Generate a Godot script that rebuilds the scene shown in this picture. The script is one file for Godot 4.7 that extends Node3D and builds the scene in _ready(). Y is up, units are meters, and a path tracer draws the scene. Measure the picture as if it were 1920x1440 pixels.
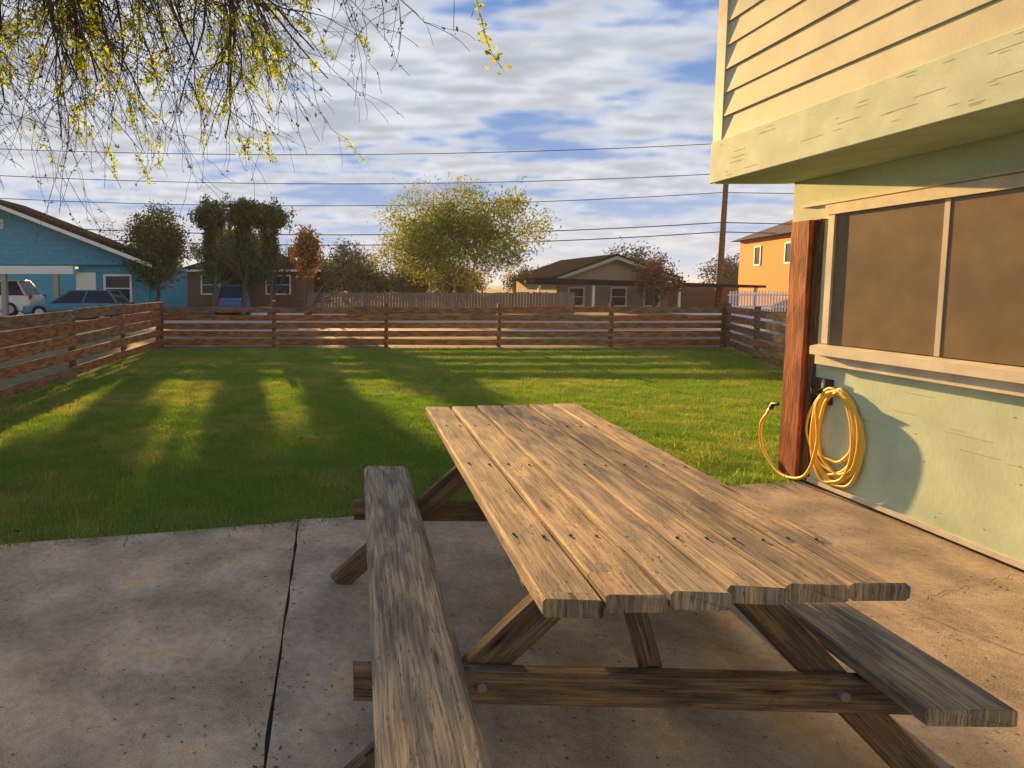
extends Node3D

const EXPOSURE := 3.7
const SUN_TURN := 8.0      # degrees to the left of straight ahead
const SUN_HIGH := 10.0
var rng := RandomNumberGenerator.new()
var grain: ImageTexture
var grain_n: ImageTexture
var fine: ImageTexture
var fine_n: ImageTexture
var paint: ImageTexture
var conc_t: ImageTexture
var conc_n: ImageTexture
var paint_n: ImageTexture

# ---------------------------------------------------------------- helpers
func lin(r: float, g: float, b: float) -> Color:
	return Color(r, g, b).linear_to_srgb()

func mat(r: float, g: float, b: float, rough := 0.9, tex: Texture2D = null, nrm: Texture2D = null, ns := 1.0) -> StandardMaterial3D:
	var m := StandardMaterial3D.new()
	m.albedo_color = lin(r, g, b)
	m.roughness = rough
	m.metallic_specular = 0.35
	if tex:
		m.albedo_texture = tex
	if nrm:
		m.normal_enabled = true
		m.normal_texture = nrm
		m.normal_scale = ns
	return m

func world_mat(r: float, g: float, b: float, rough: float, tex: Texture2D, nrm: Texture2D, scale: float, ns := 1.0) -> StandardMaterial3D:
	var m := mat(r, g, b, rough, tex, nrm, ns)
	m.uv1_triplanar = true
	m.uv1_world_triplanar = true
	m.uv1_scale = Vector3.ONE * scale
	return m

func begin() -> SurfaceTool:
	var st := SurfaceTool.new()
	st.begin(Mesh.PRIMITIVE_TRIANGLES)
	st.set_smooth_group(-1)
	return st

func tri(st: SurfaceTool, a: Vector3, b: Vector3, c: Vector3, ua := Vector2.ZERO, ub := Vector2.ZERO, uc := Vector2.ZERO) -> void:
	st.set_uv(ua); st.add_vertex(a)
	st.set_uv(uc); st.add_vertex(c)
	st.set_uv(ub); st.add_vertex(b)

# corners counter-clockwise seen from outside
func quad(st: SurfaceTool, a: Vector3, b: Vector3, c: Vector3, d: Vector3, ua := Vector2.ZERO, ub := Vector2.ZERO, uc := Vector2.ZERO, ud := Vector2.ZERO) -> void:
	tri(st, a, b, c, ua, ub, uc)
	tri(st, a, c, d, ua, uc, ud)

func done(st: SurfaceTool) -> ArrayMesh:
	st.generate_normals()
	if true:
		st.generate_tangents()
	return st.commit()

# a length of timber: runs along its own x from 0 to l, w across (z), t thick (y), chamfered, worn by jit
func timber(l: float, w: float, t: float, cham := 0.004, seg := 1, jit := 0.0, skew := 0.0, uvl := 2.4) -> ArrayMesh:
	var st := begin()
	var c := minf(cham, minf(w, t) * 0.45)
	var hw := w / 2
	var ht := t / 2
	var prof := [Vector2(-hw + c, ht), Vector2(hw - c, ht), Vector2(hw, ht - c), Vector2(hw, -ht + c), Vector2(hw - c, -ht), Vector2(-hw + c, -ht), Vector2(-hw, -ht + c), Vector2(-hw, ht - c)]
	var u0 := rng.randf()
	var v0 := rng.randf()
	var rings := []
	for i in seg + 1:
		var ring := []
		var x := l * i / seg
		for p in prof:
			var q := Vector3(x + skew * p.x, p.y, p.x)
			if jit > 0:
				q += Vector3(rng.randf_range(-jit, jit) * (2.0 if i == 0 or i == seg else 0.0), rng.randf_range(-jit, jit), rng.randf_range(-jit, jit))
			ring.append(q)
		rings.append(ring)
	var per := [0.0]
	for k in 8:
		per.append(per[k] + prof[k].distance_to(prof[(k + 1) % 8]))
	for i in seg:
		var ua: float = u0 + l * i / seg / uvl
		var ub: float = u0 + l * (i + 1) / seg / uvl
		for k in 8:
			var va: float = v0 + per[k] * 1.7
			var vb: float = v0 + per[k + 1] * 1.7
			var n: int = (k + 1) % 8
			quad(st, rings[i][k], rings[i][n], rings[i + 1][n], rings[i + 1][k], Vector2(ua, va), Vector2(ua, vb), Vector2(ub, vb), Vector2(ub, va))
	for e in [0, seg]:
		var r: Array = rings[e]
		for k in range(1, 7):
			var ids := [0, k + 1, k] if e == 0 else [0, k, k + 1]
			var uv := []
			for id in ids:
				uv.append(Vector2(u0 + prof[id].y * 0.6, v0 + prof[id].x * 1.7))
			tri(st, r[ids[0]], r[ids[1]], r[ids[2]], uv[0], uv[1], uv[2])
	return done(st)

func box(st: SurfaceTool, c: Vector3, s: Vector3, us := 1.0) -> void:
	var h := s / 2
	var x := Vector3(h.x, 0, 0)
	var y := Vector3(0, h.y, 0)
	var z := Vector3(0, 0, h.z)
	for f in [[x, y, z], [-x, z, y], [y, z, x], [-y, x, z], [z, x, y], [-z, y, x]]:
		var a: Vector3 = f[0]; var u: Vector3 = f[1]; var v: Vector3 = f[2]
		var lu := u.length() * 2 * us
		var lv := v.length() * 2 * us
		quad(st, c + a - u - v, c + a + u - v, c + a + u + v, c + a - u + v, Vector2(0, 0), Vector2(lu, 0), Vector2(lu, lv), Vector2(0, lv))

# a polygon in the x-y plane (counter-clockwise seen from +z) pulled from z0 to z1 (z1 > z0)
func prism(st: SurfaceTool, p: Array, z0: float, z1: float) -> void:
	var tris := Geometry2D.triangulate_polygon(PackedVector2Array(p))
	for i in range(0, tris.size(), 3):
		var a: Vector2 = p[tris[i]]; var b: Vector2 = p[tris[i + 1]]; var c: Vector2 = p[tris[i + 2]]
		if (b - a).cross(c - a) < 0:
			var q := b
			b = c
			c = q
		tri(st, Vector3(a.x, a.y, z1), Vector3(b.x, b.y, z1), Vector3(c.x, c.y, z1), a, b, c)
		tri(st, Vector3(a.x, a.y, z0), Vector3(c.x, c.y, z0), Vector3(b.x, b.y, z0), a, c, b)
	for i in p.size():
		var a: Vector2 = p[i]
		var b: Vector2 = p[(i + 1) % p.size()]
		var l := a.distance_to(b)
		quad(st, Vector3(a.x, a.y, z0), Vector3(b.x, b.y, z0), Vector3(b.x, b.y, z1), Vector3(a.x, a.y, z1), Vector2(z0, 0), Vector2(z0, l), Vector2(z1, l), Vector2(z1, 0))

func tube(st: SurfaceTool, pts: Array, radii: Array, sides := 6, vscale := 1.0) -> void:
	var prev := []
	var side := Vector3.ZERO
	var run := 0.0
	for i in pts.size():
		var p: Vector3 = pts[i]
		var d: Vector3 = (pts[mini(i + 1, pts.size() - 1)] - pts[maxi(i - 1, 0)]).normalized()
		if side == Vector3.ZERO:
			side = d.cross(Vector3(0.31, 0.93, 0.17)).normalized()
		side = (side - d * side.dot(d)).normalized()
		var up := d.cross(side)
		var ring := []
		for k in sides:
			var a := TAU * k / sides
			ring.append(p + (side * cos(a) + up * sin(a)) * float(radii[i] if radii.size() > 1 else radii[0]))
		if i > 0:
			var nxt: float = run + p.distance_to(pts[i - 1])
			for k in sides:
				var n := (k + 1) % sides
				quad(st, prev[k], prev[n], ring[n], ring[k], Vector2(run * vscale, float(k) / sides), Vector2(run * vscale, float(k + 1) / sides), Vector2(nxt * vscale, float(k + 1) / sides), Vector2(nxt * vscale, float(k) / sides))
			run = nxt
		prev = ring

func smooth(mesh_tool: SurfaceTool) -> SurfaceTool:
	mesh_tool.set_smooth_group(0)
	return mesh_tool

func put(called: String, mesh: Mesh, m: Material, parent: Node = self, at := Vector3.ZERO) -> MeshInstance3D:
	var o := MeshInstance3D.new()
	o.name = called
	o.mesh = mesh
	o.material_override = m
	parent.add_child(o, true)
	o.position = at
	return o

func thing(called: String, label: String, category: String, at := Vector3.ZERO, turn := 0.0, group := "") -> Node3D:
	var o := Node3D.new()
	o.name = called
	add_child(o, true)
	o.position = at
	o.rotation.y = turn
	tag(o, label, category, group)
	return o

func tag(o: Node, label: String, category: String, group := "") -> void:
	o.set_meta("label", label)
	o.set_meta("category", category)
	if group:
		o.set_meta("group", group)

func ground_piece(called: String, mesh: Mesh, m: Material, at := Vector3.ZERO) -> MeshInstance3D:
	var o := put(called, mesh, m, self, at)
	o.set_meta("kind", "structure")
	return o

# lays a timber between two points, its width turned towards «wide»
func beam(called: String, a: Vector3, b: Vector3, w: float, t: float, wide: Vector3, m: Material, parent: Node, cham := 0.004, jit := 0.0, seg := 1) -> MeshInstance3D:
	var o := put(called, timber(a.distance_to(b), w, t, cham, seg, jit), m, parent)
	var x := (b - a).normalized()
	var z := (wide - x * wide.dot(x)).normalized()
	o.transform = Transform3D(Basis(x, z.cross(x), z), a)
	return o

# ---------------------------------------------------------------- textures
func noise(sd: int, freq: float, oct := 4) -> FastNoiseLite:
	var n := FastNoiseLite.new()
	n.seed = sd
	n.frequency = freq
	n.noise_type = FastNoiseLite.TYPE_SIMPLEX_SMOOTH
	n.fractal_octaves = oct
	return n

func make_textures() -> void:
	# weathered wood: long fibres, dark checks, knots
	var w := 1024
	var h := 512
	var im := Image.create(w, h, false, Image.FORMAT_RGB8)
	var hi := Image.create(w, h, false, Image.FORMAT_RGB8)
	var n1 := noise(3, 1.0, 3)
	var n2 := noise(9, 1.0, 2)
	var n3 := noise(17, 1.0, 2)
	var knots := []
	var r := RandomNumberGenerator.new()
	r.seed = 5
	for i in 8:
		knots.append(Vector3(r.randf() * w, r.randf() * h, r.randf_range(4, 9)))
	for y in h:
		for x in w:
			var bend := 0.0
			var dark := 0.0
			for k in knots:
				var dx: float = absf(x - k.x) / 3.2
				var dy: float = y - k.y
				if dx < 60 and absf(dy) < 60:
					var d2 := dx * dx + dy * dy
					var s: float = k.z * k.z
					bend += dy * exp(-d2 / (s * 9.0)) * 0.8
					dark += exp(-d2 / (s * 0.6)) * 0.62
			var yy := y - bend
			var a := n1.get_noise_2d(x * 0.006, yy * 0.13)
			var b := n2.get_noise_2d(x * 0.011 + 50, yy * 0.42)
			var c := n3.get_noise_2d(x * 0.009, yy * 0.055)
			var crack := clampf((absf(n1.get_noise_2d(x * 0.0045 + 90, yy * 0.085)) - 0.012) * 30.0, 0.0, 1.0)
			var v := 0.80 + a * 0.20 + b * 0.11 + c * 0.14
			v *= 0.62 + 0.38 * crack
			v *= 1.0 - clampf(dark, 0.0, 0.8)
			v = clampf(v, 0.08, 1.0)
			var old := smoothstep(-0.25, 0.45, n2.get_noise_2d(x * 0.006 + 300, yy * 0.012 + 70))
			v *= 1.0 - 0.22 * old
			var g := clampf(0.75 + c * 0.9 - old, 0.0, 1.0)
			im.set_pixel(x, y, Color(v, v * (0.965 - 0.04 * g), v * (0.92 - 0.13 * g)))
			hi.set_pixel(x, y, Color(v, v, v))
	grain = ImageTexture.create_from_image(im)
	hi.convert(Image.FORMAT_RGBA8)
	hi.bump_map_to_normal_map(3.0)
	grain_n = ImageTexture.create_from_image(hi)
	# fine mottling for concrete, paint and soil
	var s := 1024
	var fi := Image.create(s, s, false, Image.FORMAT_RGB8)
	var fh := Image.create(s, s, false, Image.FORMAT_RGBA8)
	var c1 := noise(21, 0.006, 4)
	var c2 := noise(22, 0.05, 3)
	var c3 := noise(23, 0.28, 2)
	var p := noise(24, 0.09, 1)
	var ia := c1.get_seamless_image(s, s)
	var ib := c2.get_seamless_image(s, s)
	var ic := c3.get_seamless_image(s, s)
	var ip := p.get_seamless_image(s, s)
	for y in s:
		for x in s:
			var v := 0.55 + 0.22 * ia.get_pixel(x, y).r + 0.16 * ib.get_pixel(x, y).r + 0.2 * ic.get_pixel(x, y).r
			var pit := clampf((0.2 - ip.get_pixel(x, y).r) * 9.0, 0.0, 0.45)
			v = clampf(v - 0.02 - pit, 0.1, 1.0)
			fi.set_pixel(x, y, Color(v, v * 0.985, v * 0.96))
			fh.set_pixel(x, y, Color(v, v, v))
	fine = ImageTexture.create_from_image(fi)
	fh.bump_map_to_normal_map(4.0)
	# brushed paint: faint blotches and lap marks, no pits
	var pi := Image.create(s, s, false, Image.FORMAT_RGB8)
	var ph := Image.create(s, s, false, Image.FORMAT_RGBA8)
	for y in s:
		for x in s:
			var v := 0.84 + 0.12 * ia.get_pixel(x, y).r + 0.05 * ib.get_pixel((x * 3) % s, y).r
			v = minf(v, 1.0)
			pi.set_pixel(x, y, Color(v, v, v * 0.985))
			var b := 0.5 + 0.2 * ib.get_pixel((x * 2) % s, y).r + 0.1 * ic.get_pixel(x, y).r
			ph.set_pixel(x, y, Color(b, b, b))
	paint = ImageTexture.create_from_image(pi)
	var ci := Image.create(s, s, false, Image.FORMAT_RGB8)
	var ch := Image.create(s, s, false, Image.FORMAT_RGBA8)
	for y in s:
		for x in s:
			var st0 := ia.get_pixel((x + 300) % s, y).r
			var st1 := ib.get_pixel(x, (y + 200) % s).r
			var sp := ic.get_pixel(x, y).r
			var pit := clampf((0.09 - ip.get_pixel(x, y).r) * 8.0, 0.0, 0.35)
			var v := 0.55 + 0.30 * st0 + 0.14 * st1 + 0.22 * (sp - 0.25) - pit
			v = clampf(v, 0.15, 1.0)
			var rust := clampf((st0 - 0.72) * 1.8, 0.0, 0.4)
			ci.set_pixel(x, y, Color(v, v * (0.975 - 0.10 * rust), v * (0.94 - 0.30 * rust)))
			var b := clampf(0.5 + 0.25 * sp + 0.1 * st1 - pit, 0.0, 1.0)
			ch.set_pixel(x, y, Color(b, b, b))
	conc_t = ImageTexture.create_from_image(ci)
	ch.bump_map_to_normal_map(3.0)
	conc_n = ImageTexture.create_from_image(ch)
	ph.bump_map_to_normal_map(1.5)
	paint_n = ImageTexture.create_from_image(ph)
	fine_n = ImageTexture.create_from_image(fh)

func make_sky() -> ImageTexture:
	var w := 2048
	var h := 1024
	var im := Image.create(w, h, false, Image.FORMAT_RGBF)
	var n1 := noise(41, 0.55, 6)
	var n2 := noise(42, 3.0, 5)
	var n3 := noise(43, 0.25, 3)
	var low := Color(0.20, 0.19, 0.16) / EXPOSURE
	im.fill(low)
	var sun_az := deg_to_rad(-SUN_TURN)
	for y in h / 2:
		var el := PI / 2 - (y + 0.5) / h * PI
		var sy := sin(el)
		var cy := cos(el)
		for x in w:
			var az := ((x + 0.5) / w - 0.5) * TAU       # 0 is straight ahead (-z)
			var dx := sin(az) * cy
			var dz := -cos(az) * cy
			var k := 1.0 / (sy + 0.11)
			var px := dx * k
			var pz := dz * k
			var base := n1.get_noise_2d(px * 1.1, pz * 1.6)
			var det := n2.get_noise_2d(px * 0.8, pz * 1.9)
			var big := n3.get_noise_2d(px + 7.0, pz)
			var cover := smoothstep(-0.36, 0.10, base + 0.5 * det + 0.5 * big + 0.09)
			var thick := smoothstep(-0.35, 0.55, base * 0.75 + 0.75 * det + 0.3 * big)
			var near_sun := maxf(0.0, cos(az - sun_az) * cy)
			var glow := pow(near_sun, 3.5) * exp(-maxf(0.0, el) * 0.9)
			var hz := exp(-sy * 5.5)
			var blue := Color(0.085, 0.215, 0.53).lerp(Color(0.52, 0.64, 0.80), hz)
			blue = blue.lerp(Color(0.80, 0.80, 0.74), glow * 0.6)
			var lit := Color(0.68, 0.72, 0.79).lerp(Color(1.0, 0.96, 0.86), glow)
			var dark := Color(0.33, 0.365, 0.43).lerp(Color(0.60, 0.58, 0.54), glow * 0.8)
			dark = dark.lerp(Color(0.62, 0.66, 0.72), hz * 0.75)
			var cl := lit.lerp(dark, thick * 0.85)
			var edge := smoothstep(0.05, -0.25, det) * 0.22
			cl = cl.lerp(Color(0.86, 0.86, 0.86), edge)
			var c := blue.lerp(cl, cover)
			c *= 1.12 / EXPOSURE
			im.set_pixel(x, y, Color(c.r, c.g, c.b))
	return ImageTexture.create_from_image(im)

# ---------------------------------------------------------------- vegetation
func leaf_cloud(pts: Array, spread: float, per: int, size: float, col: Color, vary: float, droop := 0.0) -> ArrayMesh:
	var v := PackedVector3Array()
	var nn := PackedVector3Array()
	var cc := PackedColorArray()
	for p in pts:
		var tone := 1.0 + rng.randf_range(-vary, vary)
		var warm := rng.randf_range(-0.5, 1.0) * vary
		for i in per:
			var q: Vector3 = p + Vector3(rng.randfn(), rng.randfn() - droop, rng.randfn()) * spread
			var a := Vector3(rng.randfn(), rng.randfn(), rng.randfn()).normalized()
			var b := a.cross(Vector3(rng.randfn(), rng.randfn(), rng.randfn())).normalized()
			var n := a.cross(b)
			var s := size * rng.randf_range(0.6, 1.4)
			a *= s
			b *= s * 0.45
			var t := tone * rng.randf_range(0.8, 1.2)
			var c := Color(col.r * t * (1 + warm), col.g * t, col.b * t)
			for e in [q - a, q + b, q + a, q - a, q + a, q - b]:
				v.append(e)
				nn.append(n)
				cc.append(c)
	var arr := []
	arr.resize(Mesh.ARRAY_MAX)
	arr[Mesh.ARRAY_VERTEX] = v
	arr[Mesh.ARRAY_NORMAL] = nn
	arr[Mesh.ARRAY_COLOR] = cc
	var m := ArrayMesh.new()
	m.add_surface_from_arrays(Mesh.PRIMITIVE_TRIANGLES, arr)
	return m

func leaf_mat(r: float, g: float, b: float) -> StandardMaterial3D:
	var m := StandardMaterial3D.new()
	m.vertex_color_use_as_albedo = true
	m.roughness = 0.8
	m.metallic_specular = 0.2
	m.cull_mode = BaseMaterial3D.CULL_DISABLED
	m.backlight_enabled = true
	m.backlight = lin(r, g, b)
	return m

func branch(st: SurfaceTool, a: Vector3, d: Vector3, l: float, r: float, depth: int, tips: Array, bend := 0.25, up := 0.0) -> void:
	var pts := [a]
	var radii := [r]
	var p := a
	var dir := d.normalized()
	var n := 4
	for i in n:
		dir = (dir + Vector3(rng.randfn(), rng.randfn(), rng.randfn()) * bend * 0.45 + Vector3(0, up, 0)).normalized()
		p += dir * l / n
		pts.append(p)
		radii.append(r * (1.0 - 0.45 * (i + 1) / n))
	tube(st, pts, radii, 6 if r > 0.04 else 4)
	if depth <= 0:
		tips.append(p)
		tips.append(pts[2])
		return
	for k in 3 if depth > 1 else 4:
		var at: int = 2 + rng.randi() % 3
		var nd := (dir + Vector3(rng.randfn(), rng.randfn() * 0.7 + 0.1, rng.randfn()) * 0.75).normalized()
		branch(st, pts[at], nd, l * rng.randf_range(0.55, 0.8), radii[at] * 0.62, depth - 1, tips, bend, up)

func tree(called: String, label: String, at: Vector3, height: float, rx: float, low: float, trunks: int, tone: Color, back: Color, clumps: int, per: int, leaf: float, spread: float, group := "", barktone := Color(0.12, 0.09, 0.06), sd := 1, cap := 0.0) -> Node3D:
	rng.seed = sd
	var t := thing(called, label, "tree", at, 0.0, group)
	var st := smooth(begin())
	var tips := []
	for k in trunks:
		var lean := Vector3(rng.randf_range(-0.3, 0.3), 1, rng.randf_range(-0.3, 0.3)) if trunks > 1 else Vector3(0.05, 1, 0)
		if trunks > 1:
			lean.x += (k - (trunks - 1) * 0.5) * 0.55
		branch(st, Vector3((k - (trunks - 1) * 0.5) * 0.12, -0.1, 0), lean, height * 0.42, 0.05 + height * 0.012 / trunks + 0.02, 3, tips, 0.3, 0.06)
	put("trunk", done(st), mat(barktone.r, barktone.g, barktone.b, 0.95), t)
	var mid := (height + low) / 2
	var ry := (height - low) / 2
	var pts := []
	for p in tips:
		var e := Vector3(p.x / rx, (p.y - mid) / ry, p.z / rx)
		if e.length() < 1.0:
			pts.append(p)
	var lumps := noise(sd + 200, 0.9 / maxf(0.5, rx * 0.45), 2)
	var tries := 0
	while pts.size() < clumps and tries < clumps * 12:
		tries += 1
		var u := Vector3(rng.randfn(), rng.randfn(), rng.randfn()).normalized() * pow(rng.randf(), 0.4)
		var lump := 0.82 + 0.18 * sin(u.x * 5.0 + sd) * cos(u.y * 6.0 + sd * 2.0)
		var c := Vector3(u.x * rx, mid + u.y * ry, u.z * rx) * Vector3(lump, 1, lump)
		if rx > 1.0 and lumps.get_noise_3dv(c) < -0.02:
			continue
		pts.append(c)
	if cap > 0.0:
		# a rounder head on a slim tree, in a few uneven lobes
		for k in int(clumps * 1.5):
			var lobe := Vector3([-0.45, 0.4, 0.05, 0.5][k % 4] * cap, height - cap * [0.85, 0.75, 0.45, 1.15][k % 4], [0.2, -0.3, 0.1, 0.3][k % 4] * cap)
			pts.append(lobe + Vector3(rng.randfn(), rng.randfn() * 0.8, rng.randfn()) * cap * (0.3 if k % 3 else 0.62))
	var crown := put("crown", leaf_cloud(pts, spread, per, leaf, tone, 0.38), leaf_mat(back.r, back.g, back.b), t)
	crown.set_meta("kind", "stuff")
	return t

# ---------------------------------------------------------------- fence
func fence(called: String, label: String, a: Vector3, b: Vector3, rows: Array, tones: Array, post_m: Material, group: String, inward: Vector3) -> void:
	var t := thing(called, label, "fence", a, 0.0, group)
	var run := b - a
	var l := run.length()
	var bays := int(round(l / 2.4))
	var d := run / l
	for i in bays + 1:
		var p := d * (l * i / bays) - inward * 0.062
		beam("post", p + Vector3(0, -0.05, 0), p + Vector3(rng.randf_range(-0.012, 0.012), 1.02 + rng.randf_range(-0.04, 0.05), rng.randf_range(-0.012, 0.012)), 0.088, 0.088, d, post_m, t, 0.006)
	for i in bays:
		for r in rows:
			var y: float = r[0]
			var h: float = r[1] + rng.randf_range(-0.006, 0.006)
			var p := d * (l * i / bays + 0.004) + Vector3(0, y + h / 2 + rng.randf_range(-0.012, 0.012), 0)
			var q := d * (l * (i + 1) / bays - 0.004) + Vector3(0, y + h / 2 + rng.randf_range(-0.012, 0.012), 0)
			p += inward * rng.randf_range(-0.003, 0.004)
			beam("board", p, q, h, 0.024, Vector3.UP, tones[rng.randi() % tones.size()], t, 0.003, 0.0015, 4)

# ---------------------------------------------------------------- scene
func _ready() -> void:
	rng.seed = 11
	# camera: a level-ish phone picture whose middle was cropped off-centre
	var cam := Camera3D.new()
	cam.name = "camera"
	cam.position = Vector3(0, 1.39, 0)
	cam.rotation = Vector3(-atan(89.0 / 1157.0), 0, 0)
	cam.near = 0.05
	cam.far = 1500
	cam.projection = Camera3D.PROJECTION_FRUSTUM
	cam.size = cam.near * 1440.0 / 1157.0
	cam.frustum_offset = Vector2((960.0 - 622.0) / 1157.0, -(720.0 - 626.0) / 1157.0) * cam.near
	add_child(cam)
	var we := WorldEnvironment.new()
	we.name = "world_environment"
	var env := Environment.new()
	env.background_mode = Environment.BG_SKY
	env.tonemap_mode = Environment.TONE_MAPPER_LINEAR
	env.tonemap_exposure = EXPOSURE
	env.sdfgi_enabled = true
	env.ssao_enabled = true
	env.ssil_enabled = true
	var sky := PanoramaSkyMaterial.new()
	sky.panorama = make_sky()
	env.sky = Sky.new()
	env.sky.sky_material = sky
	env.fog_enabled = true
	env.fog_density = 0.0006
	env.fog_light_color = Color(0.9, 0.88, 0.84)
	we.environment = env
	add_child(we)
	var sun := DirectionalLight3D.new()
	sun.name = "sun"
	sun.light_color = Color(1.0, 0.79, 0.50)
	sun.light_energy = 1.6
	sun.light_angular_distance = 0.5
	sun.shadow_enabled = true
	sun.rotation_degrees = Vector3(-SUN_HIGH, 180.0 + SUN_TURN, 0)
	add_child(sun)

	make_textures()
	setting()
	my_house()
	fences()
	background_houses()
	background_trees()
	poles_and_wires()
	table()
	hose()
	overhead_tree()
	lawn_grass()
	litter()

func patio_edge(x: float) -> float:
	return 3.615 + 0.215 * x

func setting() -> void:
	var pm := PlaneMesh.new()
	pm.size = Vector2(1200, 1200)
	ground_piece("ground", pm, world_mat(0.20, 0.19, 0.085, 0.95, fine, fine_n, 0.23), Vector3(0, -0.075, -300))
	# the lawn's soil
	var st := begin()
	quad(st, Vector3(-4.2, -0.035, 3), Vector3(9.6, -0.035, 3), Vector3(9.6, -0.035, -14.6), Vector3(-4.2, -0.035, -14.6))
	ground_piece("lawn_soil", done(st), world_mat(0.11, 0.125, 0.045, 0.95, fine, fine_n, 0.7))
	# bare strip of earth under the fences
	st = begin()
	quad(st, Vector3(-4.1, -0.03, -13.9), Vector3(9.4, -0.03, -13.9), Vector3(9.4, -0.03, -14.6), Vector3(-4.1, -0.03, -14.6))
	ground_piece("earth_strip", done(st), world_mat(0.17, 0.12, 0.08, 0.95, fine, fine_n, 0.9))
	# concrete patio: two pours with an open joint
	var conc := world_mat(0.55, 0.455, 0.35, 0.85, conc_t, conc_n, 0.38, 0.4)
	for s in [[-6.0, -0.202], [-0.191, 3.9]]:
		var poly := []
		var n := 14
		for i in n + 1:
			var x: float = lerpf(s[0], s[1], float(i) / n)
			poly.append(Vector2(x, -patio_edge(x) + rng.randf_range(-0.012, 0.012)))
		st = begin()
		# built in x-y then laid flat
		var p2 := [Vector2(s[0], -3.0)]
		var inner := []
		for i in 60:
			inner.append(-2.9 + i * 0.107)
		if s[0] > -1:
			p2 = [Vector2(s[1], -3.0)]
		else:
			p2.append(Vector2(s[1], -3.0))
			for y in inner:
				p2.append(Vector2(s[1] + rng.randf_range(-0.005, 0.004), y))
		for i in range(n, -1, -1):
			p2.append(Vector2(poly[i].x, -poly[i].y))
		if s[0] > -1:
			for i in range(59, -1, -1):
				p2.append(Vector2(s[0] + rng.randf_range(-0.004, 0.005), inner[i]))
			p2.append(Vector2(s[0], -3.0))
		prism(st, p2, -0.12, 0.0)
		var o := ground_piece("patio_slab", done(st), conc)
		o.rotation_degrees.x = -90
		if s[0] > -1:
			o.position.y = 0.004
	# hairline cracks wander over the slabs
	st = begin()
	for c in [[Vector2(1.9, -4.0), Vector2(2.7, -2.0)], [Vector2(2.5, -2.6), Vector2(3.3, -2.9)]]:
		var n := 40
		var p: Vector2 = c[0]
		var step: Vector2 = (c[1] - c[0]) / n
		var side := Vector2(-step.y, step.x).normalized()
		var off := 0.0
		var prev := p
		for i in n:
			off += rng.randfn() * 0.007
			var q: Vector2 = c[0] + step * (i + 1) + side * off
			var w := side * rng.randf_range(0.0005, 0.0016)
			var y := 0.0025 if q.x < -0.2 else 0.0065
			quad(st, Vector3(prev.x - w.x, y, prev.y - w.y), Vector3(q.x - w.x, y, q.y - w.y), Vector3(q.x + w.x, y, q.y + w.y), Vector3(prev.x + w.x, y, prev.y + w.y))
			prev = q
	ground_piece("patio_crack", done(st), mat(0.07, 0.06, 0.05))
	st = begin()
	box(st, Vector3(-0.1965, -0.07, 0), Vector3(0.03, 0.1, 7.0))
	ground_piece("patio_joint", done(st), mat(0.05, 0.04, 0.03))
	# the street and the pale drives beyond the fence
	st = begin()
	quad(st, Vector3(-120, -0.07, -19.0), Vector3(120, -0.07, -19.0), Vector3(120, -0.07, -24.5), Vector3(-120, -0.07, -24.5))
	ground_piece("street", done(st), world_mat(0.24, 0.235, 0.23, 0.9, fine, fine_n, 0.3))
	st = begin()
	box(st, Vector3(0, -0.02, -18.9), Vector3(240, 0.13, 0.18))
	box(st, Vector3(0, -0.02, -24.6), Vector3(240, 0.13, 0.18))
	ground_piece("kerb", done(st), mat(0.4, 0.38, 0.35))
	for x in [-16.0, -1.8, 21.0]:
		st = begin()
		quad(st, Vector3(x - 2.6, -0.066, -24.7), Vector3(x + 2.6, -0.066, -24.7), Vector3(x + 2.6, -0.066, -40), Vector3(x - 2.6, -0.066, -40))
		ground_piece("driveway", done(st), mat(0.45, 0.43, 0.40))

func litter() -> void:
	rng.seed = 171
	var st := begin()
	for i in 420:
		var x := rng.randf_range(-2.6, 3.3)
		var z := patio_edge(x) - pow(rng.randf(), 2.2) * 2.6
		if i % 3 == 0:
			x = -0.197 + rng.randfn() * 0.03
			z = rng.randf_range(0.6, patio_edge(x))
		var a := rng.randf() * TAU
		var l := rng.randf_range(0.004, 0.013)
		var d := Vector3(cos(a), 0, sin(a)) * l
		var w := Vector3(-sin(a), 0, cos(a)) * l * rng.randf_range(0.15, 0.4)
		var c := Vector3(x, 0.0075, -z)
		var up := Vector3(0, rng.randf_range(0.0005, 0.004), 0)
		quad(st, c - d, c + w + up, c + d, c - w + up)
	for i in 520:
		var x := rng.randf_range(-3.9, 6.5)
		var z := patio_edge(x) + pow(rng.randf(), 1.5) * 9.0
		if (x > 3.2 and z < 4.6) or z > 14:
			continue
		var a := rng.randf() * TAU
		var l := rng.randf_range(0.012, 0.03)
		var tilt := Vector3(rng.randfn(), rng.randfn(), rng.randfn()) * 0.3
		var d := (Vector3(cos(a), 0, sin(a)) + tilt).normalized() * l
		var w := d.cross(Vector3.UP + tilt).normalized() * l * 0.4
		var c := Vector3(x, 0.008 + rng.randf() * 0.008, -z)
		quad(st, c - d, c + w, c + d, c - w)
	var o := put("fallen_leaves", done(st), mat(0.13, 0.085, 0.04, 0.9))
	o.set_meta("kind", "stuff")
	tag(o, "small dry leaf bits scattered over concrete patio and lawn", "leaf litter")

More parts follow.
